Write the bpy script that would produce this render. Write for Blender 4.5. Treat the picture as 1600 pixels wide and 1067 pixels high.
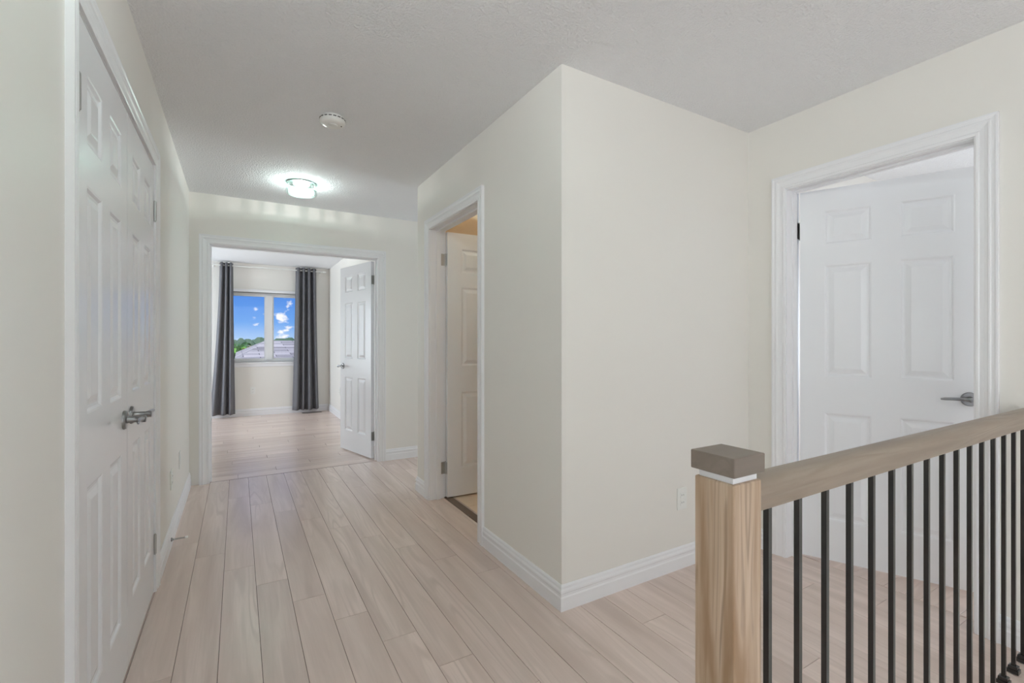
import bpy, bmesh, math, random
from mathutils import Vector, Matrix
random.seed(7)
R = math.radians
sc = bpy.context.scene
for o in list(bpy.data.objects): bpy.data.objects.remove(o)
C = sc.collection

# ------------------------------------------------------------------ camera
CAM_H = 1.2025
F_PX, YAW = 730.0, 30.39
cd = bpy.data.cameras.new('camera'); cam = bpy.data.objects.new('camera', cd); C.objects.link(cam)
cam.location = (0, 0, CAM_H); cam.rotation_euler = (R(90), 0, R(-YAW))
cd.sensor_fit = 'HORIZONTAL'; cd.sensor_width = 36.0; cd.lens = F_PX / 1600 * 36
cd.shift_y = -(533.5 - 532.5) / 1600; cd.clip_start = 0.02; cd.clip_end = 800
sc.camera = cam
vs = sc.view_settings
vs.view_transform = 'Standard'; vs.look = 'None'; vs.gamma = 1.0; vs.use_curve_mapping = False
vs.exposure = 0.18
sc.cycles.use_denoising = True
sc.cycles.max_bounces = 12; sc.cycles.diffuse_bounces = 8; sc.cycles.transparent_max_bounces = 16
sc.cycles.sample_clamp_indirect = 6.0
sc.cycles.caustics_reflective = False; sc.cycles.caustics_refractive = False

def srgb(r, g, b):
    f = lambda c: (c/255/12.92) if c/255 <= .04045 else ((c/255+.055)/1.055)**2.4
    return (f(r), f(g), f(b), 1)

# ------------------------------------------------------------------ world: blue sky with small clouds
w = bpy.data.worlds.new('sky'); sc.world = w; w.use_nodes = True
nt = w.node_tree; nt.nodes.clear()
N = nt.nodes.new; L = nt.links.new
tc = N('ShaderNodeTexCoord'); sep = N('ShaderNodeSeparateXYZ'); L(tc.outputs['Generated'], sep.inputs[0])
grad = N('ShaderNodeValToRGB'); L(sep.outputs['Z'], grad.inputs[0])
e = grad.color_ramp.elements
e[0].position = 0.0; e[0].color = srgb(176, 208, 246)
e[1].position = 0.12; e[1].color = srgb(62, 126, 226)
x = e.new(0.035); x.color = srgb(112, 168, 240)
x = e.new(0.7); x.color = srgb(50, 108, 210)
mp = N('ShaderNodeMapping'); mp.inputs['Scale'].default_value = (1, 1, 1.7); mp.inputs['Location'].default_value = (2.0255, 0.3387, 0.8538)
L(tc.outputs['Generated'], mp.inputs[0])
nz = N('ShaderNodeTexNoise'); nz.inputs['Scale'].default_value = 24; nz.inputs['Detail'].default_value = 6; nz.inputs['Roughness'].default_value = 0.55
L(mp.outputs[0], nz.inputs['Vector'])
cr = N('ShaderNodeValToRGB'); cr.color_ramp.elements[0].position = 0.585; cr.color_ramp.elements[1].position = 0.66
L(nz.outputs['Fac'], cr.inputs[0])
mx = N('ShaderNodeMixRGB'); L(cr.outputs[0], mx.inputs[0]); L(grad.outputs[0], mx.inputs[1]); mx.inputs[2].default_value = (1.0, 1.0, 1.02, 1)
bg = N('ShaderNodeBackground'); L(mx.outputs[0], bg.inputs[0]); bg.inputs['Strength'].default_value = 0.9
wo = N('ShaderNodeOutputWorld'); L(bg.outputs[0], wo.inputs[0])

def light(name, kind, loc, rot, energy, color=(1, 1, 1), size=None, size_y=None, portal=False):
    d = bpy.data.lights.new(name, kind); d.energy = energy; d.color = color
    if kind == 'AREA':
        d.shape = 'RECTANGLE'; d.size = size; d.size_y = size_y or size
    elif kind == 'SUN':
        d.angle = R(0.6)
    elif size:
        d.shadow_soft_size = size
    o = bpy.data.objects.new(name, d); C.objects.link(o); o.location = loc; o.rotation_euler = rot
    return o
YREAR, XR_OUT = -5.5, 2.742
def aim(v): return Vector(v).to_track_quat('-Z', 'Y').to_euler()
light('sun', 'SUN', (0, 0, 30), aim((.28, .62, -.72)), 3.4, (1, .95, .87))
# area lights as daylight, at windows added out of view to light the rooms
light('added_stair_window_light', 'AREA', (XR_OUT + .28, -3.55, .6), aim((-1, 0, 0)), 310, (.80, .905, 1), 3.4, 2.5)
light('added_passage_window_light', 'AREA', (4.35, 4.16, 1.2), aim((-1, 0, 0)), 34, (.82, .92, 1), .8, 1.3)
light('added_bedroom_window_light', 'AREA', (6.05, .2, 1.3), aim((-1, 0, 0)), 60, (.85, .93, 1), 1.5, 1.4)
light('added_study_window_light', 'AREA', (-2.25, 7.55, 1.25), aim((1, 0, 0)), 84, (.84, .93, 1), 1.5, 1.5)

# ------------------------------------------------------------------ materials
def mat(name, col, rough=.5, metal=0, spec=.5):
    m = bpy.data.materials.new(name); m.use_nodes = True
    b = m.node_tree.nodes['Principled BSDF']
    b.inputs['Base Color'].default_value = col; b.inputs['Roughness'].default_value = rough
    b.inputs['Metallic'].default_value = metal; b.inputs['Specular IOR Level'].default_value = spec
    return m
def bump(m, scale, strength, dist=.002, detail=3, coord='Object'):
    n = m.node_tree; b = n.nodes['Principled BSDF']
    t = n.nodes.new('ShaderNodeTexCoord'); z = n.nodes.new('ShaderNodeTexNoise')
    z.inputs['Scale'].default_value = scale; z.inputs['Detail'].default_value = detail
    n.links.new(t.outputs[coord], z.inputs['Vector'])
    k = n.nodes.new('ShaderNodeBump'); k.inputs['Strength'].default_value = strength; k.inputs['Distance'].default_value = dist
    n.links.new(z.outputs['Fac'], k.inputs['Height']); n.links.new(k.outputs[0], b.inputs['Normal'])
    return m
WALL = bump(mat('cream_wall_paint', srgb(235, 232, 226), .42, 0, .4), 260, .06, .001)
BATH = mat('tan_wall_paint', srgb(214, 190, 160), .5)
CEIL = bump(mat('stippled_ceiling', srgb(238, 239, 241), .9, 0, .2), 105, .8, .009, 3)
TRIM = mat('white_trim_paint', srgb(238, 238, 240), .32)
DOOR = bump(mat('white_door_paint', srgb(236, 237, 240), .24, 0, .55), 300, .05, .0006)
PVC = mat('white_window_vinyl', srgb(240, 241, 242), .35)
PLATE = mat('white_plastic', srgb(236, 236, 232), .35)
NICK = mat('satin_nickel', srgb(150, 150, 150), .28, 1)
BLACK = mat('black_metal', srgb(12, 12, 13), .15, 0, .5)
BLACK.node_tree.nodes['Principled BSDF'].inputs['IOR'].default_value = 1.7
DARK = mat('dark_gap', srgb(58, 48, 42), .9)
DARKW = mat('dark_wood_strip', srgb(104, 86, 72), .5)
HINGE = mat('hinge_steel', srgb(186, 186, 184), .42, 1)
SLOT = mat('slot_dark', srgb(70, 70, 70), .6)
FABRIC = bump(mat('charcoal_curtain', srgb(112, 112, 116), .9, 0, .15), 900, .3, .001)
FABRIC.node_tree.nodes['Principled BSDF'].inputs['Sheen Weight'].default_value = .15
TILE = bump(mat('beige_tile', srgb(226, 205, 182), .35), 8, .05)

def wood(name, c1, c2, c3, axis, rough=.4, grain=1.0, tint=.10, fs=1.0):
    """grain runs along the object's `axis`; every object gets its own tint and grain offset"""
    m = mat(name, c1, rough); n = m.node_tree; b = n.nodes['Principled BSDF']; nn = n.nodes.new; l = n.links.new
    t = nn('ShaderNodeTexCoord'); oi = nn('ShaderNodeObjectInfo')
    off = nn('ShaderNodeVectorMath'); off.operation = 'SCALE'; off.inputs[0].default_value = (37, 53, 71); l(oi.outputs['Random'], off.inputs['Scale'])
    ad = nn('ShaderNodeVectorMath'); l(t.outputs['Object'], ad.inputs[0]); l(off.outputs[0], ad.inputs[1])
    s = [1, 1, 1]; s[axis] = .09
    mp = nn('ShaderNodeMapping'); mp.inputs['Scale'].default_value = s; l(ad.outputs[0], mp.inputs[0])
    n1 = nn('ShaderNodeTexNoise'); n1.inputs['Scale'].default_value = 11*fs; n1.inputs['Detail'].default_value = 5; n1.inputs['Distortion'].default_value = .6; l(mp.outputs[0], n1.inputs['Vector'])
    s2 = [1, 1, 1]; s2[axis] = .03
    mp2 = nn('ShaderNodeMapping'); mp2.inputs['Scale'].default_value = s2; l(ad.outputs[0], mp2.inputs[0])
    n2 = nn('ShaderNodeTexNoise'); n2.inputs['Scale'].default_value = 130; n2.inputs['Detail'].default_value = 4; l(mp2.outputs[0], n2.inputs['Vector'])
    # cathedral rings: sine of a smooth distorted field
    n3 = nn('ShaderNodeTexNoise'); n3.inputs['Scale'].default_value = 5*fs; n3.inputs['Detail'].default_value = 2; l(mp.outputs[0], n3.inputs['Vector'])
    ml = nn('ShaderNodeMath'); ml.operation = 'MULTIPLY'; ml.inputs[1].default_value = 95; l(n3.outputs['Fac'], ml.inputs[0])
    sn = nn('ShaderNodeMath'); sn.operation = 'SINE'; l(ml.outputs[0], sn.inputs[0])
    mr = nn('ShaderNodeMapRange'); mr.inputs['From Min'].default_value = .2; mr.inputs['From Max'].default_value = 1; l(sn.outputs[0], mr.inputs['Value'])
    msk = nn('ShaderNodeMapRange'); msk.inputs['From Min'].default_value = .5; msk.inputs['From Max'].default_value = .65; l(n1.outputs['Fac'], msk.inputs['Value'])
    rg = nn('ShaderNodeMath'); rg.operation = 'MULTIPLY'; l(mr.outputs[0], rg.inputs[0]); l(msk.outputs[0], rg.inputs[1])
    cr = nn('ShaderNodeValToRGB'); l(n1.outputs['Fac'], cr.inputs[0])
    e = cr.color_ramp.elements; e[0].position = .32; e[0].color = c2; e[1].position = .68; e[1].color = c1
    m1 = nn('ShaderNodeMixRGB'); m1.inputs[2].default_value = c3; l(cr.outputs[0], m1.inputs[1])
    k1 = nn('ShaderNodeMath'); k1.operation = 'MULTIPLY'; k1.inputs[1].default_value = .45 * grain; l(rg.outputs[0], k1.inputs[0]); l(k1.outputs[0], m1.inputs[0])
    f2 = nn('ShaderNodeMapRange'); f2.inputs['From Min'].default_value = .5; f2.inputs['From Max'].default_value = .72; f2.inputs['To Max'].default_value = .5 * grain; l(n2.outputs['Fac'], f2.inputs['Value'])
    m2 = nn('ShaderNodeMixRGB'); m2.inputs[2].default_value = c2; l(m1.outputs[0], m2.inputs[1]); l(f2.outputs[0], m2.inputs[0])
    hv = nn('ShaderNodeHueSaturation'); l(m2.outputs[0], hv.inputs['Color'])
    vr = nn('ShaderNodeMapRange'); vr.inputs['To Min'].default_value = 1 - tint; vr.inputs['To Max'].default_value = 1 + tint; l(oi.outputs['Random'], vr.inputs['Value']); l(vr.outputs[0], hv.inputs['Value'])
    l(hv.outputs[0], b.inputs['Base Color'])
    bp = nn('ShaderNodeBump'); bp.inputs['Strength'].default_value = .12; bp.inputs['Distance'].default_value = .001; l(n2.outputs['Fac'], bp.inputs['Height']); l(bp.outputs[0], b.inputs['Normal'])
    return m
FLOORW = wood('greige_laminate', srgb(231, 212, 202), srgb(208, 188, 177), srgb(170, 150, 138), 0, .26, .65, .05)
FLOORW.node_tree.nodes['Principled BSDF'].inputs['Specular IOR Level'].default_value = .8
OAK = wood('stained_oak_upright', srgb(206, 184, 162), srgb(156, 126, 97), srgb(96, 68, 46), 2, .42, 1.5, .0, 2.2)
OAKX = wood('stained_oak_rail', srgb(160, 145, 130), srgb(140, 124, 109), srgb(122, 105, 91), 0, .42, 1.0, .0, 1.8)
OAKCAP = wood('stained_oak_cap', srgb(134, 122, 112), srgb(116, 103, 93), srgb(100, 88, 78), 0, .45, .5, .0)

def glass_mat():
    m = bpy.data.materials.new('clear_window_glass'); m.use_nodes = True; n = m.node_tree; n.nodes.clear()
    o = n.nodes.new('ShaderNodeOutputMaterial'); mx = n.nodes.new('ShaderNodeMixShader'); f = n.nodes.new('ShaderNodeFresnel')
    t = n.nodes.new('ShaderNodeBsdfTransparent'); g = n.nodes.new('ShaderNodeBsdfGlossy'); g.inputs['Roughness'].default_value = .02
    f.inputs['IOR'].default_value = 1.3
    n.links.new(f.outputs[0], mx.inputs[0]); n.links.new(t.outputs[0], mx.inputs[1]); n.links.new(g.outputs[0], mx.inputs[2]); n.links.new(mx.outputs[0], o.inputs[0])
    return m
GLASS = glass_mat()
def crystal_mat(name='crystal_glass', gl=.16, tint=(.9, .95, .94, 1)):
    m = bpy.data.materials.new(name); m.use_nodes = True; n = m.node_tree; n.nodes.clear()
    o = n.nodes.new('ShaderNodeOutputMaterial'); mx = n.nodes.new('ShaderNodeMixShader')
    t = n.nodes.new('ShaderNodeBsdfTransparent'); t.inputs[0].default_value = tint
    g = n.nodes.new('ShaderNodeBsdfGlossy'); g.inputs['Roughness'].default_value = .08
    mx.inputs[0].default_value = gl
    n.links.new(t.outputs[0], mx.inputs[1]); n.links.new(g.outputs[0], mx.inputs[2]); n.links.new(mx.outputs[0], o.inputs[0])
    return m
CRYST = crystal_mat()
DISC = crystal_mat('clear_disc_glass', .03, (.98, 1, .99, 1))
def emis(name, col, s):
    m = mat(name, col); b = m.node_tree.nodes['Principled BSDF']
    b.inputs['Emission Color'].default_value = col; b.inputs['Emission Strength'].default_value = s
    return m

# ------------------------------------------------------------------ mesh helpers
class MB:
    def __init__(s): s.v = []; s.f = []
    def add(s, vs, fs):
        k = len(s.v); s.v += [tuple(v) for v in vs]; s.f += [tuple(i + k for i in f) for f in fs]; return s
    def box(s, x0, x1, y0, y1, z0, z1):
        x0, x1 = min(x0, x1), max(x0, x1); y0, y1 = min(y0, y1), max(y0, y1)
        v = [(x, y, z) for z in (z0, z1) for y in (y0, y1) for x in (x0, x1)]
        return s.add(v, [(0, 2, 3, 1), (4, 5, 7, 6), (0, 1, 5, 4), (2, 6, 7, 3), (0, 4, 6, 2), (1, 3, 7, 5)])
    def rings(s, rings, cap=True, closed=True):
        """skin a list of equal-length vertex loops"""
        n = len(rings[0]); vs = [p for r in rings for p in r]; fs = []
        for i in range(len(rings) - 1):
            for j in range(n if closed else n - 1):
                a, b = i*n + j, i*n + (j+1) % n
                fs.append((a, b, b + n, a + n))
        if cap:
            fs.append(tuple(reversed(range(n)))); fs.append(tuple(range((len(rings)-1)*n, len(rings)*n)))
        return s.add(vs, fs)
    def lathe(s, prof, c=(0, 0, 0), axis='z', n=28):
        """prof: (radius, along) list"""
        out = []
        for r, a in prof:
            ring = []
            for k in range(n):
                t = 2*math.pi*k/n; p = (r*math.cos(t), r*math.sin(t), a)
                if axis == 'x': p = (a, p[0], p[1])
                if axis == 'y': p = (p[1], a, p[0])
                ring.append((p[0]+c[0], p[1]+c[1], p[2]+c[2]))
            out.append(ring)
        return s.rings(out)
    def sweep(s, prof, P0, A0, B0, P1, A1, B1):
        P0, A0, B0, P1, A1, B1 = map(Vector, (P0, A0, B0, P1, A1, B1))
        return s.rings([[P0 + A0*a + B0*b for a, b in prof], [P1 + A1*a + B1*b for a, b in prof]])
    def mesh(s, name):
        m = bpy.data.meshes.new(name); m.from_pydata(s.v, [], s.f)
        b = bmesh.new(); b.from_mesh(m); bmesh.ops.recalc_face_normals(b, faces=b.faces[:]); b.to_mesh(m); b.free()
        return m
    def build(s, name, material, parent=None, smooth=False, bevel=0):
        return obj(name, s.mesh(name), material, parent, smooth, bevel)
def obj(name, mesh, material, parent=None, smooth=False, bevel=0):
    if material and not mesh.materials: mesh.materials.append(material)
    o = bpy.data.objects.new(name, mesh); C.objects.link(o)
    if parent: o.parent = parent
    if smooth:
        for p in mesh.polygons: p.use_smooth = True
        md = o.modifiers.new('edge', 'EDGE_SPLIT'); md.split_angle = R(38)
    if bevel:
        md = o.modifiers.new('bevel', 'BEVEL'); md.width = bevel; md.segments = 2; md.limit_method = 'ANGLE'
    return o
def tag(o, label, cat=None, group=None, kind=None):
    o['label'] = label
    if cat: o['category'] = cat
    if group: o['group'] = group
    if kind: o['kind'] = kind
    return o
def empty(name, loc=(0, 0, 0), rz=0):
    o = bpy.data.objects.new(name, None); C.objects.link(o); o.location = loc; o.rotation_euler = (0, 0, rz); o.empty_display_size = .1
    return o
def struct(o, label, cat): return tag(o, label, cat, kind='structure')

# ------------------------------------------------------------------ key planes (metres)
XL, XP, YP, XR, YB = -.348, 1.247, 1.688, 2.622, 4.689     # left wall, bathroom block side and front, right wall, end wall
YP2 = 3.628                                                 # far corner of the bathroom block
YW, XF = 8.6, 1.362                                         # study: window wall and right wall
H, T = 2.44, .12
OP = dict(closet=(1.54, 2.79, 2.04), study=(-.205, 1.2, 2.02), bath=(2.525, 3.348, 2.04), bed=(.70, 1.462, 2.04))

JB = .014
def rough(k, z=-1): return (OP[k][0] - JB, OP[k][1] + JB, z, OP[k][2] + JB)   # hole incl. the jamb lining
def wall(name, x0, x1, y0, y1, label, holes=(), z0=0, z1=H, along='y', mats=(WALL,)):
    """a solid wall with rectangular holes (a0, a1, zlo, zhi) along its length"""
    a0, a1 = (y0, y1) if along == 'y' else (x0, x1)
    cuts = sorted({a0, a1} | {h for q in holes for h in q[:2]}); zc = sorted({z0, z1} | {h for q in holes for h in q[2:] if z0 < h < z1})
    m = MB()
    for i in range(len(cuts) - 1):
        for k in range(len(zc) - 1):
            ca, cz = (cuts[i] + cuts[i+1])/2, (zc[k] + zc[k+1])/2
            if any(q[0] < ca < q[1] and q[2] < cz < q[3] for q in holes): continue
            if along == 'y': m.box(x0, x1, cuts[i], cuts[i+1], zc[k], zc[k+1])
            else: m.box(cuts[i], cuts[i+1], y0, y1, zc[k], zc[k+1])
    me = m.mesh(name)
    for q in mats: me.materials.append(q)
    o = obj(name, me, None)
    return struct(o, label, 'wall')
def paint(o, box):
    """second material on the faces that look into the given room box"""
    x0, x1, y0, y1 = box
    for p in o.data.polygons:
        c = p.center + p.normal*.02
        if x0 < c.x < x1 and y0 < c.y < y1: p.material_index = 1
BB = (XP + T, 2.9, YP + T, YP2 - T)

wall('wall_left', XL - T, XL, YREAR, YB, 'cream wall on the left side of the hall around the closet', [rough('closet')])
wall('wall_end', -2.0, 4.2, YB, YB + T, 'cream wall at the end of the hall around the double doorway', [rough('study')], along='x')
o = wall('wall_bathroom_side', XP, XP + T, YP, YP2, 'cream wall face beside the narrow bathroom doorway', [rough('bath')], mats=(WALL, BATH)); paint(o, BB)
o = wall('wall_bathroom_front', XP + T, XR + T, YP, YP + T, 'brighter cream wall with the outlet facing the railing', along='x', mats=(WALL, BATH)); paint(o, BB)
o = wall('wall_bathroom_back', XP + T, 4.2, YP2 - T, YP2, 'far wall of the bathroom', along='x', mats=(WALL, BATH)); paint(o, BB)
o = wall('wall_bathroom_end', 2.9, 3.0, YP, YP2 - T, 'end wall of the bathroom', mats=(BATH, BATH))
wall('wall_right', XR, XR + T, YREAR, YP, 'cream wall on the right around the bedroom doorway', [rough('bed', -.3), (-5.2, -1.9, -.65, 1.85)], z0=-1.45)
wall('wall_hall_end', 4.1, 4.2, YP2, YB, 'end wall of the side passage', [(3.78, 4.54, .55, 1.85)])
wall('wall_rear', XL - T, XR + T, YREAR - .15, YREAR, 'wall behind the viewer', along='x', z0=-1.45)
wall('wall_closet', -1.15, -1.05, 1.2, 3.1, 'back wall inside the closet')
MB().box(-1.05, XL-T, 1.2, 1.3, 0, H).box(-1.05, XL-T, 3.0, 3.1, 0, H).build('wall_closet_sides', WALL); struct(bpy.data.objects['wall_closet_sides'], 'side walls inside the closet', 'wall')
wall('wall_study_right', XF, XF + T, YB + T, YW, 'right wall of the room with the curtained window')
wall('wall_study_left', -2.0, -1.9, YB + T, YW, 'left wall of the room with the curtained window', [(6.8, 8.3, .5, 2.0)])
WIN = (-.13, 1.015, .86, 1.985)
wall('wall_study_window', -2.0, XF + T, YW, YW + .2, 'far wall with the curtained window', [WIN], along='x')
wall('wall_bedroom_window', 5.8, 5.95, -.8, YP + T, 'outer wall of the bedroom', [(-.55, .95, .6, 2.0)])
wall('wall_bedroom_back', XR + T, 5.95, YP, YP + T, 'side wall of the bedroom', along='x')
wall('wall_bedroom_front', XR + T, 5.95, -.9, -.8, 'front wall of the bedroom', along='x')
m = MB()
for b in ((-1.15, 4.2, YREAR - .15, 4.75), (4.2, 5.95, -.9, YP + T), (-2.0, 4.2, 4.75, YW + .2)): m.box(*b, H, H + .15)
struct(m.build('ceiling', CEIL), 'white stippled ceiling', 'ceiling')

# ------------------------------------------------------------------ floors: planks one by one
PW, PL, G, PT = .1405, 1.29, .0014, .010
_pm = {}
def plank_mesh(ln, wd):
    key = (round(ln, 4), round(wd, 4))
    if key not in _pm:
        m = MB(); c = .0008
        lo = [(-ln/2, -wd/2, -PT), (ln/2, -wd/2, -PT), (ln/2, wd/2, -PT), (-ln/2, wd/2, -PT)]
        mi = [(a, b, -c) for a, b, _ in lo]
        hi = [((abs(a)-c)*(1 if a > 0 else -1), (abs(b)-c)*(1 if b > 0 else -1), 0) for a, b, _ in lo]
        m.rings([lo, mi, hi]); me = m.mesh('plank'); me.materials.append(FLOORW); _pm[key] = me
    return _pm[key]
def plank(u0, u1, v0, v1, along, parent):
    if u1 - u0 < .03: return
    o = bpy.data.objects.new('plank', plank_mesh(u1 - u0 - G, v1 - v0 - G)); C.objects.link(o); o.parent = parent
    if along == 'y': o.location = ((v0+v1)/2, (u0+u1)/2, 0); o.rotation_euler = (0, 0, R(90))
    else: o.location = ((u0+u1)/2, (v0+v1)/2, 0)
def split(u0, u1, j):
    """cut (u0, u1) at j + n*PL"""
    k = math.floor((u0 - j)/PL) + 1; pts = [u0]
    while j + k*PL < u1 - .02:
        if j + k*PL > u0 + .02: pts.append(j + k*PL)
        k += 1
    return list(zip(pts, pts[1:] + [u1]))
SE_X, SE_Y = .76, .455          # edge of the stair opening
m = MB()
m.box(XL - T - .8, XR + T - .014, SE_Y, 4.722, -.25, -PT).box(XL - T - .8, SE_X, YREAR, SE_Y, -.25, -PT).box(XR + T/2, 4.1, YP2, 4.722, -.25, -PT)
hall = m.build('floor', DARK); struct(hall, 'greige wood plank floor of the hall, planks running towards the window', 'floor')
for k in range(-1, 22):
    x0, x1 = -.204 + (k-1)*PW, -.204 + k*PW
    j = 3.107 - .247*(k-1)
    if x0 < -.36: x0 = -.36
    if x0 > XR + .1: continue
    x1 = min(x1, XR + T - .015)
    if x1 < 0.80: iv = [(YREAR, 4.716)]
    elif x0 < XP + T: iv = [(SE_Y, 4.716)]
    else: iv = [(SE_Y, YP + .03), (YP2 - .03, 4.716)]
    for a, b in iv:
        if x0 < SE_X < x1 and a < 0: a = SE_Y
        for p, q in split(a, b, j): plank(p, q, x0, x1, 'y', hall)
m = MB(); m.box(-1.95, XF + T, 4.724, YW + .1, -.25, -PT)
stf = m.build('floor', DARK); struct(stf, 'greige wood plank floor of the curtained room, planks running across', 'floor')
for k in range(28):
    y0 = 4.726 + k*PW
    for p, q in split(-1.92, XF + .02, .31*k): plank(p, q, y0, min(y0 + PW, YW + .02), 'x', stf)
m = MB(); m.box(XR + T - .012, 5.9, -.85, YP + .05, -.25, -PT)
bdf = m.build('floor', DARK); struct(bdf, 'wood plank floor of the bedroom behind the right door', 'floor')
for k in range(18):
    y0 = -.8 + k*PW + .03
    for p, q in split(XR + T - .010, 5.8, 3.4 + .37*k): plank(p, q, y0, min(y0 + PW, YP + .03), 'x', bdf)
m = MB(); m.box(XP + T - .01, 2.95, YP + .06, YP2 - .05, -.25, -.012)
bth = m.build('floor', mat('grout', srgb(200, 180, 160), .8)); struct(bth, 'beige tiled bathroom floor', 'floor')
tm = MB().box(-.163, .163, -.163, .163, -.012, .001).mesh('tile'); tm.materials.append(TILE)
for i in range(5):
    for k in range(5):
        o = bpy.data.objects.new('tile', tm); C.objects.link(o); o.parent = bth; o.location = (1.60 + .33*i, 1.93 + .33*k, 0)
struct(MB().box(XP + T - .005, XP + T + .05, OP['bath'][0] - .02, OP['bath'][1] + .02, -.005, .006).build('trim_1', DARKW), 'dark wooden threshold strip in the bathroom doorway', 'threshold')
struct(MB().box(OP['study'][0], OP['study'][1], 4.7155, 4.7265, -.006, -.0012).build('trim_7', mat('seam_filler', srgb(64, 52, 45), .8)), 'thin dark seam between hall floor and curtained room floor', 'threshold')
# stair opening: nosing, fascia, landing below
m = MB()
m.box(SE_X - .02, XR, SE_Y - .03, SE_Y + .045, -.022, .004)
m.box(SE_X - .03, SE_X + .045, YREAR, SE_Y - .03, -.022, .004)
struct(m.build('trim_2', OAKX, bevel=.006), 'oak nosing along the edge of the stair opening', 'nosing')
m = MB(); m.box(SE_X, XR, SE_Y, SE_Y + .02, -1.45, -.022).box(SE_X - .02, SE_X, YREAR, SE_Y + .02, -1.45, -.022)
struct(m.build('wall_stair_opening', WALL), 'drywall sides of the stair opening', 'wall')
struct(MB().box(SE_X - .02, XR + T, YREAR, SE_Y + .02, -1.6, -1.45).build('floor', FLOORW), 'stair landing below the railing', 'floor')

# ------------------------------------------------------------------ baseboards and casings
BASE = [(0, 0), (0, .014), (.058, .014), (.064, .0105), (.074, .0105), (.080, .013), (.088, .0125), (.096, .0085), (.106, .0075), (.113, .0035), (.113, 0)]
def baseboard(name, p0, p1, n, label, m0=0, m1=0):
    p0, p1, n = Vector(p0 + (0,)), Vector(p1 + (0,)), Vector(n + (0,)); d = (p1 - p0).normalized(); z = Vector((0, 0, 1))
    m = MB().sweep(BASE, p0, z, n + d*m0, p1, z, n + d*m1)
    return struct(m.build(name, TRIM), label, 'baseboard')
cw = .072
baseboard('baseboard_left', (XL, 2.79 + cw), (XL, YB), (1, 0), 'white moulded baseboard along the left wall past the closet', 0, -1)
baseboard('baseboard_left_near', (XL, YREAR), (XL, 1.54 - cw), (1, 0), 'white moulded baseboard along the left wall before the closet')
baseboard('baseboard_end', (1.2 + cw, YB), (4.1, YB), (0, -1), 'white moulded baseboard right of the double doorway')
baseboard('baseboard_bathroom_side', (XP, YP), (XP, 2.525 - cw), (-1, 0), 'white moulded baseboard between bathroom doorway and wall corner', -1, 0)
baseboard('baseboard_bathroom_corner', (XP, 3.348 + cw), (XP, YP2), (-1, 0), 'short white baseboard piece left of the bathroom doorway', 0, 1)
baseboard('baseboard_front', (XP, YP), (XR, YP), (0, -1), 'white moulded baseboard below the outlet behind the newel post', -1, -1)
baseboard('baseboard_right', (XR, YP), (XR, 1.462 + cw), (-1, 0), 'short white baseboard piece left of the bedroom doorway', 1, 0)
baseboard('baseboard_right_near', (XR, .70 - cw), (XR, SE_Y), (-1, 0), 'white baseboard right of the bedroom doorway behind the balusters')
baseboard('baseboard_passage', (4.1, YP2), (XP, YP2), (0, 1), 'white baseboard along the side passage', 0, 1)
baseboard('baseboard_study_window', (-1.9, YW), (XF, YW), (0, -1), 'white baseboard below the curtained window', 0, -1)
baseboard('baseboard_study_right', (XF, YW), (XF, YB + T), (-1, 0), 'white baseboard on the right wall of the curtained room', 1, 0)

CAS = [(0, 0), (0, .009), (.006, .011), (.012, .011), (.016, .0085), (.030, .0105), (.040, .0135), (.044, .0165), (.049, .0165), (.052, .0145), (.060, .0155), (.066, .018), (.072, .018), (.072, 0)]
def casing(parent, e0, e1, ztop, face, along, nrm):
    """three mitred boards round an opening in the plane along=x|y at coordinate face; nrm = outward sign"""
    ax = Vector((1, 0, 0)) if along == 'x' else Vector((0, 1, 0)); n = (Vector((0, 1, 0)) if along == 'x' else Vector((1, 0, 0)))*nrm
    base = n*abs(0); fp = (Vector((0, face, 0)) if along == 'x' else Vector((face, 0, 0))); z = Vector((0, 0, 1)); rv = .004
    a, b = e0 - rv, e1 + rv; zt = ztop + rv
    MB().sweep(CAS, fp + ax*a, -ax, n, fp + ax*a + z*zt, -ax + z, n).build('casing', TRIM, parent)
    MB().sweep(CAS, fp + ax*a + z*zt, -ax + z, n, fp + ax*b + z*zt, ax + z, n).build('head_casing', TRIM, parent)
    MB().sweep(CAS, fp + ax*b, ax, n, fp + ax*b + z*zt, ax + z, n).build('casing', TRIM, parent)
def door_frame(name, key, f0, f1, along, label, stop, sides=(1, 1)):
    """jamb lining between wall faces f0 < f1, door stop at `stop`, casings on the chosen faces"""
    e0, e1, zt = OP[key]; t = empty(name, ((e0+e1)/2, f0, 0) if along == 'x' else (f0, (e0+e1)/2, 0)); loc = t.location.copy()
    j = .014
    def bx(m, a0, a1, d0, d1, z0, z1):
        if along == 'x': m.box(a0, a1, d0, d1, z0, z1)
        else: m.box(d0, d1, a0, a1, z0, z1)
    parts = []
    for a0, a1, z0, z1, nm in ((e0 - j, e0, 0, zt + j, 'jamb'), (e1, e1 + j, 0, zt + j, 'jamb'), (e0, e1, zt, zt + j, 'head_jamb')):
        m = MB(); bx(m, a0, a1, f0, f1, z0, z1)
        parts.append(m.build(nm, TRIM, t))
    m = MB(); s = .011
    bx(m, e0, e0 + s, stop, stop + .032, 0, zt); bx(m, e1 - s, e1, stop, stop + .032, 0, zt); bx(m, e0 + s, e1 - s, stop, stop + .032, zt - s, zt)
    m.build('door_stop_moulding', TRIM, t)
    if sides[0]: casing(t, e0, e1, zt, f0, along, -1)
    if sides[1]: casing(t, e0, e1, zt, f1, along, 1)
    for c in t.children: c.location = -loc
    return struct(t, label, 'door frame')
door_frame('trim_3', 'closet', XL - T, XL, 'y', 'white casing around the closet double doors', XL - .075, (0, 1))
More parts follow.
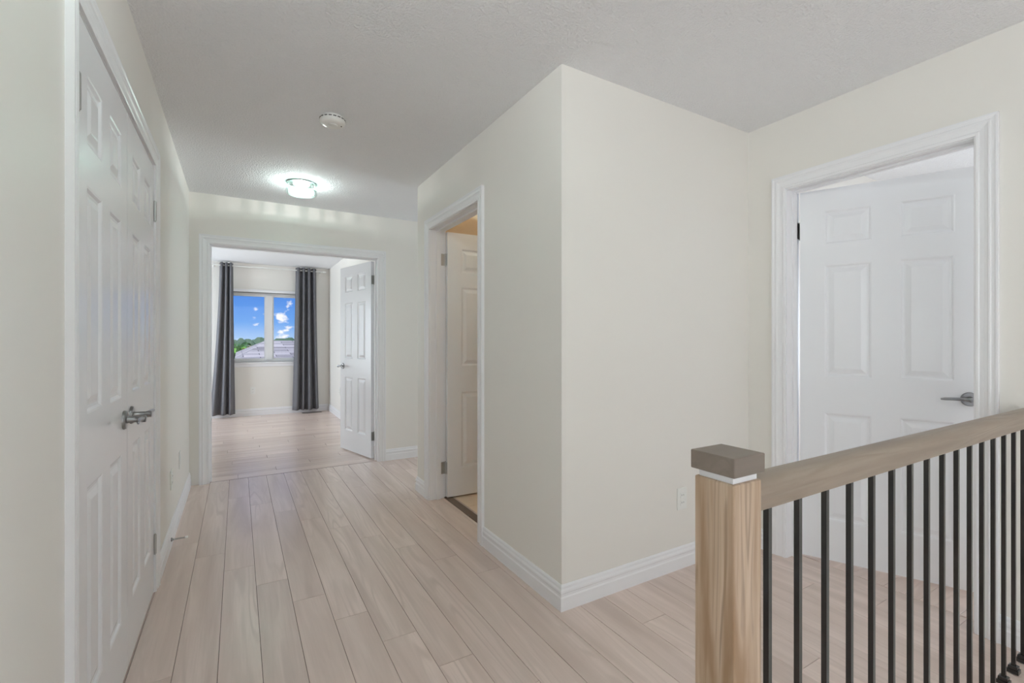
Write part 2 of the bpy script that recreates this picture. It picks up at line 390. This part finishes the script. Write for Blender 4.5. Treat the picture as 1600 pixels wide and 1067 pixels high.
door_frame('trim_4', 'study', YB, YB + T, 'x', 'white casing around the wide double doorway', YB + .050)
door_frame('trim_5', 'bath', XP, XP + T, 'y', 'white casing around the narrow bathroom doorway', XP + .050)
door_frame('trim_6', 'bed', XR, XR + T, 'y', 'white casing around the bedroom doorway on the right', XR + .050)
# ------------------------------------------------------------------ six-panel doors
DT, DH = .035, 2.018
def rectring(x0, x1, z0, z1, y): return [(x0, y, z0), (x1, y, z0), (x1, y, z1), (x0, y, z1)]
def door(name, pin, rz, wd, ys, label, hinge_open=0, handle=True, z0=.012, lever_dir=-1, zh=.925, hh=DH):
    """leaf hinged at its origin, running along local +X, thickness from Y=0 to ys*DT"""
    t = empty(name, (pin[0], pin[1], 0), R(rz))
    ya, yb = sorted((0, ys*DT)); x0, x1 = .003, wd
    st = .098 if wd < .66 else .112
    pw = (wd - .003 - 3*st)/2
    cols = [(x0 + st, x0 + st + pw), (x0 + 2*st + pw, x0 + 2*st + 2*pw)]
    rows = [(z0 + .215, z0 + .80), (z0 + .995, z0 + 1.605), (z0 + 1.715, z0 + 1.90)]
    xs = sorted({x0, x1} | {c for q in cols for c in q}); zs = sorted({z0, z0 + hh} | {c for q in rows for c in q})
    m = MB(); 
    for i in range(len(xs)-1):
        for k in range(len(zs)-1):
            cx, cz = (xs[i]+xs[i+1])/2, (zs[k]+zs[k+1])/2
            if any(a < cx < b for a, b in cols) and any(a < cz < b for a, b in rows): continue
            m.box(xs[i], xs[i+1], ya, yb, zs[k], zs[k+1])
    m.build('slab', DOOR, t)
    for a, b in cols:
        for c, d in rows:
            m = MB(); prof = [(0, 0), (.006, .0015), (.012, .007), (.020, .008), (.026, .007), (.044, .0015), (.046, .0012)]
            seq = []
            for ins, dep in prof: seq.append(rectring(a+ins, b-ins, c+ins, d-ins, ya + dep))
            seq = seq[::-1]
            for ins, dep in prof: seq.append(rectring(a+ins, b-ins, c+ins, d-ins, yb - dep))
            m.rings(seq); m.build('panel', DOOR, t)
    # hinges
    for z in (z0 + .175, z0 + 1.765):
        m = MB(); m.lathe([(.0062, z), (.0062, z + .09)], (0, -ys*.004, 0), n=12); m.lathe([(.004, z - .004), (.004, z + .094)], (0, -ys*.004, 0), n=10)
        m.box(.0012, .0028, 0, ys*.031, z, z + .09)
        hg = m.build('hinge', HINGE, t, smooth=True)
        q = MB(); q.box(-.0015, .0, 0, ys*.034, z, z + .09); pl = q.build('hinge_plate', HINGE, hg)
        pl.rotation_euler = (0, 0, R(hinge_open))
    if handle:
        for side in (-1, 1):
            y = ya if side < 0 else yb; hx = wd - .062; z = z0 + zh - .012
            m = MB(); m.lathe([(.033, y), (.033, y + side*.004), (.030, y + side*.009), (.014, y + side*.010), (.0115, y + side*.014), (.0105, y + side*.045), (.0125, y + side*.052), (.0125, y + side*.062), (.008, y + side*.064)], (hx, 0, z), 'y', 28)
            hd = m.build('handle', NICK, t, smooth=True)
            q = MB(); rings = []
            for s_ in range(9):
                f = s_/8; xx = hx + .008 - f*.118; yy = y + side*(.057 - .006*math.sin(f*math.pi)); a_ = .0095 - .003*f; b_ = .0062 - .002*f; zz = z + .002*math.sin(f*3)
                if s_ == 8: a_ *= .6; b_ *= .6
                rings.append([(xx, yy + b_*math.cos(k*math.pi/5), zz + a_*math.sin(k*math.pi/5)) for k in range(10)])
            q.rings(rings); q.build('lever', NICK, hd, smooth=True)
        m = MB(); m.box(wd - .0008, wd + .0012, ys*.006, ys*.029, z0 + zh - .04, z0 + zh + .018); m.build('latch_plate', NICK, t)
    return struct(t, label, 'door')
W1 = (2.79 - 1.54)/2 - .004
door('door_1', (XL + .002, 1.542), 90, W1, 1, 'nearer white six-panel closet door leaf with lever handle')
door('door_2', (XL + .002, 2.788), -90, W1, -1, 'farther white six-panel closet door leaf with lever handle')
door('door_3', (1.197, YB + T + .004), 104.5, .698, 1, 'white six-panel door standing open beside the curtained room', 75, hh=1.998)
door('door_4', (XP + T + .004, 3.345), -1.5, .815, -1, 'white six-panel bathroom door opened inwards', -88)
door('door_5', (XR + T + .004, 1.458), -65.5, .752, -1, 'white six-panel bedroom door standing ajar behind the railing', -24.5)

# ------------------------------------------------------------------ window in the study
def window(name, x0, x1, z0, z1, y, label, mull, depth=.2, sgn=1):
    """two-light window in a hole; y = room face of the wall, depth runs away from the room (sgn)"""
    t = empty(name, ((x0+x1)/2, y, z0)); loc = t.location.copy()
    yi, yo = y + sgn*.07, y + sgn*.14; fr = .035
    m = MB()
    m.box(x0, x0 + fr, yi, yo, z0, z1).box(x1 - fr, x1, yi, yo, z0, z1).box(x0 + fr, x1 - fr, yi, yo, z1 - fr, z1).box(x0 + fr, x1 - fr, yi, yo, z0, z0 + fr)
    m.build('window_frame', PVC, t)
    MB().box(mull - .045, mull + .045, yi - sgn*.02, yo, z0 + fr, z1 - fr).build('mullion', PVC, t)
    for a, b in ((x0 + fr, mull - .045), (mull + .045, x1 - fr)):
        s = .024; m = MB(); c, d = z0 + fr, z1 - fr
        m.box(a, a + s, yi + sgn*.01, yi + sgn*.05, c, d).box(b - s, b, yi + sgn*.01, yi + sgn*.05, c, d).box(a + s, b - s, yi + sgn*.01, yi + sgn*.05, d - s, d).box(a + s, b - s, yi + sgn*.01, yi + sgn*.05, c, c + s)
        sh = m.build('sash', PVC, t)
        MB().box(a + s, b - s, yi + sgn*.028, yi + sgn*.032, c + s, d - s).build('pane', GLASS, sh)
    # jamb extension and casing
    m = MB(); e = .012
    m.box(x0 - e, x0, y, yi, z0, z1).box(x1, x1 + e, y, yi, z0, z1).box(x0 - e, x1 + e, y, yi, z1, z1 + e).box(x0 - e, x1 + e, y, yi, z0 - e, z0)
    m.build('reveal', TRIM, t)
    m = MB(); k = .045
    m.box(x0 - k, x0, y - sgn*.016, y, z0 - k, z1 + k).box(x1, x1 + k, y - sgn*.016, y, z0 - k, z1 + k).box(x0, x1, y - sgn*.016, y, z1, z1 + k)
    m.build('window_casing', TRIM, t, bevel=.004)
    MB().box(x0 - k - .01, x1 + k + .01, y - sgn*.03, y, z0 - .022, z0).build('window_sill', TRIM, t, bevel=.005)
    MB().box(x0 - k, x1 + k, y - sgn*.014, y, z0 - .075, z0 - .022).build('apron', TRIM, t, bevel=.004)
    for c in t.children: c.location = -loc
    return struct(t, label, 'window')
window('window_1', WIN[0], WIN[1], WIN[2], WIN[3], YW, 'white two-light window between the grey curtains', .443)

def side_window(name, x, sgn, y0, y1, z0, z1, label):
    t = empty(name, (x, (y0+y1)/2, z0)); loc = t.location.copy(); a, b = sorted((x + sgn*.05, x + sgn*.09)); fr = .05; ym = (y0+y1)/2
    MB().box(a, b, y0, y0+fr, z0, z1).box(a, b, y1-fr, y1, z0, z1).box(a, b, y0+fr, y1-fr, z0, z0+fr).box(a, b, y0+fr, y1-fr, z1-fr, z1).build('window_frame', PVC, t)
    MB().box(a, b, ym-.03, ym+.03, z0+fr, z1-fr).build('mullion', PVC, t)
    for p, q in ((y0+fr, ym-.03), (ym+.03, y1-fr)): MB().box((a+b)/2-.002, (a+b)/2+.002, p, q, z0+fr, z1-fr).build('pane', GLASS, t)
    for c in t.children: c.location = -loc
    return struct(t, label, 'window')
side_window('window_2', XR, 1, -5.2, -1.9, -.65, 1.85, 'large added stair window, unseen behind the viewer')  # added, unseen: main soft light for the hall comes through here
side_window('window_3', -1.9, -1, 6.8, 8.3, .5, 2.0, 'added side window of the curtained room, out of view')  # added out of view to brighten the curtained room
side_window('window_5', 4.1, 1, 3.78, 4.54, .55, 1.85, 'added window at the unseen end of the side passage')  # added out of view, fills the back half of the hall
side_window('window_4', 5.8, 1, -.55, .95, .6, 2.0, 'added bedroom window, out of view')  # added out of view, lights the bedroom behind the ajar door

# curtains
def curtain(name, xt0, xt1, xb0, xb1, ztop, zbot, y, folds, label, seed):
    t = empty(name, ((xt0+xt1)/2, y, zbot)); rnd = random.Random(seed)
    nu, nv = folds*10 + 1, 26; ph = [rnd.uniform(-.5, .5) for _ in range(folds + 2)]; am = [rnd.uniform(.75, 1.2) for _ in range(folds + 2)]
    vs, fs = [], []
    for i in range(nv):
        v = i/(nv-1); z = ztop + (zbot - ztop)*v
        s = v**1.5
        for k in range(nu):
            u = k/(nu-1)
            x = (xt0 + (xt1-xt0)*u)*(1-s) + (xb0 + (xb1-xb0)*u)*s
            q = u*folds; fi = int(min(q, folds - 1))
            wob = ph[fi]*(1-(q-fi)) + ph[fi+1]*(q-fi)
            amp = .050*(am[fi]*(1-(q-fi)) + am[fi+1]*(q-fi))*(1 + .25*v)
            yy = amp*math.cos(2*math.pi*q + wob*v*1.6)
            x += .010*v*math.sin(2*math.pi*q*.5 + seed) + .006*math.sin(4*math.pi*q)*(1 - v)
            vs.append((x - t.location.x, yy, z - zbot))
    for i in range(nv-1):
        for k in range(nu-1):
            a = i*nu + k; fs.append((a, a+1, a+nu+1, a+nu))
    m = MB(); m.add(vs, fs); c = m.build('cloth', FABRIC, t)
    for p in c.data.polygons: p.use_smooth = True
    sd = c.modifiers.new('thick', 'SOLIDIFY'); sd.thickness = .003
    for k in range(folds*2):
        u = (k + .5)/(folds*2); x = xt0 + (xt1-xt0)*u - t.location.x
        g = MB(); rr = []
        for a in range(20):
            th = a*2*math.pi/20; rr.append([(x + (-.004 + .008*b[0])*1.0, (.020 + .005*b[1])*math.cos(th), ztop - .045 - zbot + (.020 + .005*b[1])*math.sin(th)) for b in ((0, 0), (1, 0), (1, 1), (0, 1))])
        rr.append(rr[0]); g.rings(rr, cap=False); g.build('grommet', NICK, t)
    return tag(t, label, 'curtain', 'grey curtains')
YC = YW - .125
curtain('curtain', -.245, -.065, -.375, -.035, 2.415, .055, YC, 3, 'charcoal grey grommet curtain left of the far window', 3)
curtain('curtain', .825, 1.145, .785, 1.195, 2.415, .055, YC, 4, 'charcoal grey grommet curtain right of the far window', 11)
t = empty('curtain_rod', (.44, YC, 2.37))
MB().lathe([(.009, -.86), (.009, .86)], axis='x', n=14).build('rod', PLATE, t, smooth=True)
for s in (-1, 1):
    MB().lathe([(.010, s*.80), (.016, s*.805), (.018, s*.82), (.014, s*.84), (.006, s*.85)], axis='x', n=16).build('finial', PLATE, t, smooth=True)
    m = MB(); m.box(s*.77 - .006, s*.77 + .006, 0, .125, -.006, .006).box(s*.77 - .012, s*.77 + .012, .119, .125, -.03, .03).build('bracket', PLATE, t)
tag(t, 'white curtain rod above the far window', 'curtain rod')

# ------------------------------------------------------------------ ceiling fixtures
def flush_light(loc, label, power, color, soft=.003):
    t = empty('ceiling_light', loc)
    rnd = random.Random(4)
    MB().lathe([(.0, 0), (.106, 0), (.108, -.003), (.106, -.007), (.0, -.007)], n=48).build('canopy', NICK, t, smooth=True)
    MB().lathe([(.106, -.054), (.112, -.052), (.112, -.084), (.108, -.088), (.098, -.088), (.098, -.054), (.106, -.054)], n=48).build('glass_ring', CRYST, t, smooth=True)
    MB().lathe([(.0, -.080), (.097, -.080), (.097, -.085), (.0, -.085)], n=48).build('glass_disc', DISC, t, smooth=True)
    MB().lathe([(.0, -.085), (.060, -.085), (.060, -.088), (.052, -.090), (.0, -.090)], n=32).build('glass_medallion', DISC, t, smooth=True)
    nb = 30; bm_ = emis('lit_led', tuple(color) + (1,), 8)
    for k in range(nb):
        a = 2*math.pi*(k + rnd.uniform(-.3, .3))/nb; r = .102
        m = MB(); ca, sa = math.cos(a), math.sin(a); wd = rnd.uniform(.0025, .0065)
        ring = lambda z, q: [(r*ca - wd*q*sa, r*sa + wd*q*ca, z), ((r+.005)*ca, (r+.005)*sa, z), (r*ca + wd*q*sa, r*sa - wd*q*ca, z), ((r-.005)*ca, (r-.005)*sa, z)]
        m.rings([ring(-.007, .6), ring(-.014, 1), ring(-.047, 1), ring(-.054, .6)]); m.build('crystal', CRYST, t)
    MB().lathe([(.030, -.007), (.058, -.007), (.060, -.010), (.058, -.013), (.030, -.013), (.028, -.010), (.030, -.007)], n=32).build('led_ring', bm_, t, smooth=True)
    l = light('lamp_glow', 'POINT', (0, 0, -.042), (0, 0, 0), power, color, soft); l.parent = t
    MB().lathe([(.086, -.058), (.094, -.058), (.094, -.078), (.086, -.078), (.086, -.058)], n=40).build('lower_led_ring', emis('lit_led_soft', (.9, 1, .97, 1), 1.6), t, smooth=True)
    return tag(t, label, 'ceiling light')
flush_light((.43, 4.0, H), 'lit crystal flush ceiling light near the end of the hall', 8, (.92, 1, .98))
flush_light((.2, 6.3, H), 'added crystal flush ceiling light, unseen inside the curtained room, above the doorway line', 16, (.95, .98, 1))  # unseen fixture, added to lift the curtained room
flush_light((.2, .85, H), 'added crystal flush ceiling light, unseen above the viewer', 36, (.92, .97, 1), .05)  # unseen fixture, added to light the near floor and closet doors
flush_light((2.1, 2.6, H), 'added crystal flush ceiling light, unseen inside the bathroom', 62, (1, .97, .92))  # unseen fixture, added to brighten the bathroom and its door
t = empty('smoke_detector', (.452, 2.735, H))
MB().lathe([(.0, 0), (.058, 0), (.058, -.006), (.058, -.009), (.067, -.011), (.067, -.026), (.062, -.036), (.052, -.043), (.034, -.046), (.0, -.046)], n=40).build('housing', PLATE, t, smooth=True)
MB().lathe([(.0, -.045), (.026, -.0455), (.026, -.0495), (.022, -.052), (.0, -.052)], (.0, -.006, 0), n=24).build('test_button', PLATE, t, smooth=True)
m = MB()
for k in range(18):
    a = 2*math.pi*k/18; m.box(-.008, .008, -.0012, .0012, 0, .005)
    for q in range(-8, 0):
        x, y, z = m.v[q]; y += .0667; m.v[q] = (x*math.cos(a) - y*math.sin(a), x*math.sin(a) + y*math.cos(a), z - .019)
m.build('vent_slots', SLOT, t)
MB().lathe([(.0, -.040), (.003, -.041), (.003, -.0475), (.0, -.0475)], (.044, -.012, 0), n=10).build('indicator', SLOT, t)
tag(t, 'round white smoke detector on the hall ceiling', 'smoke detector')

# ------------------------------------------------------------------ wall plates, door stop, register
def outlet(name, loc, rz, label, kind='outlet'):
    t = empty(name, loc, R(rz))     # local -Y looks into the room
    MB().box(-.036, .036, -.006, 0, -.058, .058).build('cover_plate', PLATE, t, bevel=.003)
    if kind == 'outlet':
        for z in (-.0195, .0195):
            m = MB(); m.box(-.0165, .0165, -.0085, -.006, z - .0145, z + .0145); f = m.build('socket', PLATE, t, bevel=.004)
            m = MB(); m.box(-.0075, -.0055, -.0088, -.0082, z - .004, z + .005).box(.0055, .0075, -.0088, -.0082, z - .004, z + .005); m.build('slots', SLOT, f)
    else:
        MB().box(-.016, .016, -.009, -.006, -.032, .032).build('insert', PLATE, t, bevel=.003)
    return tag(t, label, 'outlet')
outlet('wall_outlet', (2.035, YP, .365), 0, 'white duplex outlet on the bright wall beside the newel post')
outlet('wall_outlet', (XL, 3.46, .37), 90, 'white outlet low on the left wall past the closet')
outlet('wall_plate', (XL, 3.93, .385), 90, 'small white plate low on the left wall nearest the double doorway', 'plate')
outlet('wall_outlet', (.205, YW, .40), 0, 'white outlet under the far window')
outlet('wall_outlet', (XF, 7.6, .42), -90, 'white outlet on the right wall of the curtained room')
t = empty('door_stop', (XL + .014, 3.33, .052))
MB().lathe([(.011, 0), (.011, .004), (.006, .008), (.006, .012)], axis='x', n=14).build('base', NICK, t, smooth=True)
m = MB(); rr = []
for k in range(121):
    a = k*2*math.pi/10; xx = .010 + k*.058/120; rr.append([(xx + .001*math.cos(j), (.0046 + .001*math.sin(j))*math.cos(a), (.0046 + .001*math.sin(j))*math.sin(a)) for j in (0, 2.1, 4.2)])
m.rings(rr).build('spring', NICK, t)
MB().lathe([(.0055, .066), (.007, .068), (.007, .078), (.005, .081)], axis='x', n=14).build('rubber_tip', PLATE, t, smooth=True)
tag(t, 'small spring door stop with white tip on the left baseboard', 'door stop')
t = empty('floor_register', (1.07, YW - .13, .0))
m = MB(); m.box(-.15, .15, -.055, -.047, 0, .005).box(-.15, .15, .047, .055, 0, .005).box(-.15, -.142, -.047, .047, 0, .005).box(.142, .15, -.047, .047, 0, .005).build('frame', BLACK, t)
for k in range(13): MB().box(-.134 + k*.0215, -.124 + k*.0215, -.047, .047, .0, .004).build('slat', BLACK, t)
tag(t, 'black floor register under the right curtain', 'register')

# ------------------------------------------------------------------ stair railing
rl = empty('stair_railing', (.776, .54, 0))
RX, RY = .776, .54
ns = .0805/2
nw = empty('newel_post', (0, 0, 0)); bpy.data.objects.remove(nw)
post = MB().box(-ns, ns, -ns, ns, 0, .953).build('newel_post', OAK, rl, bevel=.003)
MB().box(-ns + .006, ns - .006, -ns + .006, ns - .006, .953, .966).build('collar', TRIM, post)
MB().box(-ns - .005, ns + .004, -ns - .004, ns + .005, .966, 1.0005).build('cap', OAKCAP, post, bevel=.002)
prof = []
for a, z in ((.021, 0), (.024, .006), (.023, .016), (.026, .024), (.0295, .034), (.0295, .043), (.026, .052), (.018, .059), (.008, .0625)): prof.append((a, z))
prof = prof + [(-a, z) for a, z in reversed(prof)]
m = MB(); m.rings([[(ns, a, .884 + z) for a, z in prof], [(XR - RX, a, .884 + z) for a, z in prof]]); m.build('handrail', OAKX, rl, smooth=True)
bm_ = MB(); hw = .0056; bm_.box(-hw, hw, -hw, hw, .004, .886); bmesh_b = bm_.mesh('baluster'); bmesh_b.materials.append(BLACK)
sm = MB(); sm.rings([[(-q, -q, z), (q, -q, z), (q, q, z), (-q, q, z)] for q, z in ((.0155, .004), (.0155, .017), (.0125, .018), (.0125, .028), (.008, .031))]); smm = sm.mesh('shoe'); smm.materials.append(BLACK)
for k in range(16):
    b = bpy.data.objects.new('baluster', bmesh_b); C.objects.link(b); b.parent = rl; b.location = (.901 + k*.1086 - RX, 0, 0)
    s = bpy.data.objects.new('shoe', smm); C.objects.link(s); s.parent = b
tag(rl, 'oak stair railing with square newel post and black metal balusters', 'railing')

# ------------------------------------------------------------------ outdoors beyond the far window
def ray(px, dist_y):
    """x at depth y = dist_y on the line of sight through image column px"""
    y_ = R(YAW); dx = math.sin(y_) + math.cos(y_)*(px-800)/F_PX; dy = math.cos(y_) - math.sin(y_)*(px-800)/F_PX
    return dx/dy*dist_y
def zat(px, py, y):
    y_ = R(YAW); dy = math.cos(y_) - math.sin(y_)*(px-800)/F_PX
    return CAM_H - (py - 532.5)/F_PX*(y/dy)
GRASS = bump(mat('lawn', srgb(96, 128, 62), .9), .6, .3, .3)
struct(MB().box(-150, 250, 9.6, 520, -3.4, -3.2).build('ground', GRASS), 'green ground outside the window', 'ground')
def shingle_mat():
    m = mat('grey_shingles', srgb(160, 158, 165), .85); n = m.node_tree; b = n.nodes['Principled BSDF']
    t = n.nodes.new('ShaderNodeTexCoord'); mp = n.nodes.new('ShaderNodeMapping'); mp.inputs['Rotation'].default_value = (0, 0, 0)
    br = n.nodes.new('ShaderNodeTexBrick'); br.inputs['Color1'].default_value = srgb(214, 208, 198); br.inputs['Color2'].default_value = srgb(150, 145, 138); br.inputs['Mortar'].default_value = srgb(104, 100, 96)
    br.inputs['Scale'].default_value = 1; br.inputs['Brick Width'].default_value = .8; br.inputs['Row Height'].default_value = .42; br.inputs['Mortar Size'].default_value = .012
    n.links.new(t.outputs['Object'], mp.inputs[0]); n.links.new(mp.outputs[0], br.inputs['Vector']); n.links.new(br.outputs['Color'], b.inputs['Base Color'])
    return m
SHIN = shingle_mat(); BRICKC = mat('tan_siding', srgb(214, 190, 140), .8)
def hip_house(x0, x1, y0, y1, ze, zr, inset, label):
    t = empty('house', ((x0+x1)/2, (y0+y1)/2, -3.2)); cx, cy = t.location.x, t.location.y; ym = (y0+y1)/2
    MB().box(x0 + .4 - cx, x1 - .4 - cx, y0 + .4 - cy, y1 - .4 - cy, 0, ze + 3.2 - .1).build('walls', BRICKC, t)
    v = [(x0, y0, ze), (x1, y0, ze), (x1, y1, ze), (x0, y1, ze), (x0 + inset, ym, zr), (x1 - inset, ym, zr)]
    v = [(a - cx, b - cy, c + 3.2) for a, b, c in v]
    m = MB(); m.add(v, [(0, 1, 5, 4), (1, 2, 5), (2, 3, 4, 5), (3, 0, 4), (3, 2, 1, 0)]); rf = m.build('roof', SHIN, t)
    MB().box(x0 - cx, x1 - cx, y0 - .05 - cy, y0 - cy, ze + 3.05, ze + 3.22).build('gutter', PVC, t)
    for u in (.35, .6):
        MB().lathe([(.05, zr + 2.6), (.05, zr + 3.3)], (x0 + (x1-x0)*u - cx, 1.0, 0), n=10).build('vent_pipe', BLACK, rf)
    return tag(t, label, 'house')
yr_ = 19.0
xb = ray(414, yr_); zb = zat(414, 533, yr_)
# hip line passes through image points (372,561) and (414,533); eave depth 13.5
ye = 13.5; xa = ray(366, ye); za = zat(366, 565, ye)
hip_house(xa, xa + 18, ye, 2*yr_ - ye, za, zb + .02, xb - xa, 'neighbouring house with grey shingled hip roof outside the window')
h2 = hip_house(ray(429, 34), ray(429, 34) + 9, 34, 43, -.3, 1.35, 3.5, 'farther house roof peeking over the shingled ridge')
LEAF = [mat('leaf_bright', srgb(112, 168, 60), .8), mat('leaf_deep', srgb(66, 116, 52), .8), mat('leaf_gold', srgb(222, 182, 84), .8)]
BARK = mat('bark', srgb(92, 74, 58), .9)
def tree(x, y, ztop, rad, mi, label, seed, n=420):
    rnd = random.Random(seed); t = empty('tree', (x, y, -3.2)); hgt = ztop + 3.2
    MB().lathe([(.16, 0), (.11, hgt*.45), (.04, hgt*.8)], n=8).build('trunk', BARK, t)
    m = MB(); cz = hgt - rad*1.05
    for _ in range(n):
        d = Vector((rnd.gauss(0, 1), rnd.gauss(0, 1), rnd.gauss(0, 1))).normalized(); rr = rad*rnd.uniform(.55, 1.0)
        p = Vector((d.x*rr, d.y*rr, cz + d.z*rr*1.05)); s = rad*rnd.uniform(.10, .2)
        a = Vector((rnd.gauss(0, 1), rnd.gauss(0, 1), rnd.gauss(0, 1))).normalized(); b = a.cross(d).normalized(); c = b.cross(a)
        m.add([p - b*s, p + a*s*.7 - c*s*.3, p + b*s, p - a*s*.7 + c*s*.3], [(0, 1, 2), (0, 2, 3)])
    m.build('crown', LEAF[mi], t)
    return tag(t, label, 'tree')
tree(ray(367, 37), 37, zat(372, 536, 37), 1.7, 0, 'bright green tree left of the shingled roof outside the window', 1)
tree(ray(385, 44), 44, zat(382, 533, 44), 1.6, 1, 'deeper green tree behind the bright green one outside the window', 2)
tree(ray(394, 29), 29, zat(392, 540, 29), .75, 2, 'golden yellow tree along the shingled roof edge outside the window', 3)
rnd = random.Random(5); m = MB()
for k in range(420):
    y = rnd.uniform(55, 130); x = rnd.uniform(-.25, .45)*y; top = zat(400, 529.5, y) + rnd.uniform(-1.0, .25); r = rnd.uniform(1.6, 3.2)
    rings = []
    for j in range(5):
        f = j/4; rr = r*math.sin(math.pi*(.12 + .85*f))*rnd.uniform(.8, 1.15); zz = -3.2 + (top + 3.2)*f
        rings.append([(x + rr*math.cos(q*math.pi/4)*rnd.uniform(.8, 1.2), y + rr*math.sin(q*math.pi/4), zz) for q in range(8)])
    m.rings(rings)
FOR = mat('far_forest', srgb(84, 112, 84), .95)
tag(m.build('forest', FOR), 'distant line of woodland on the horizon', 'forest', kind='stuff')
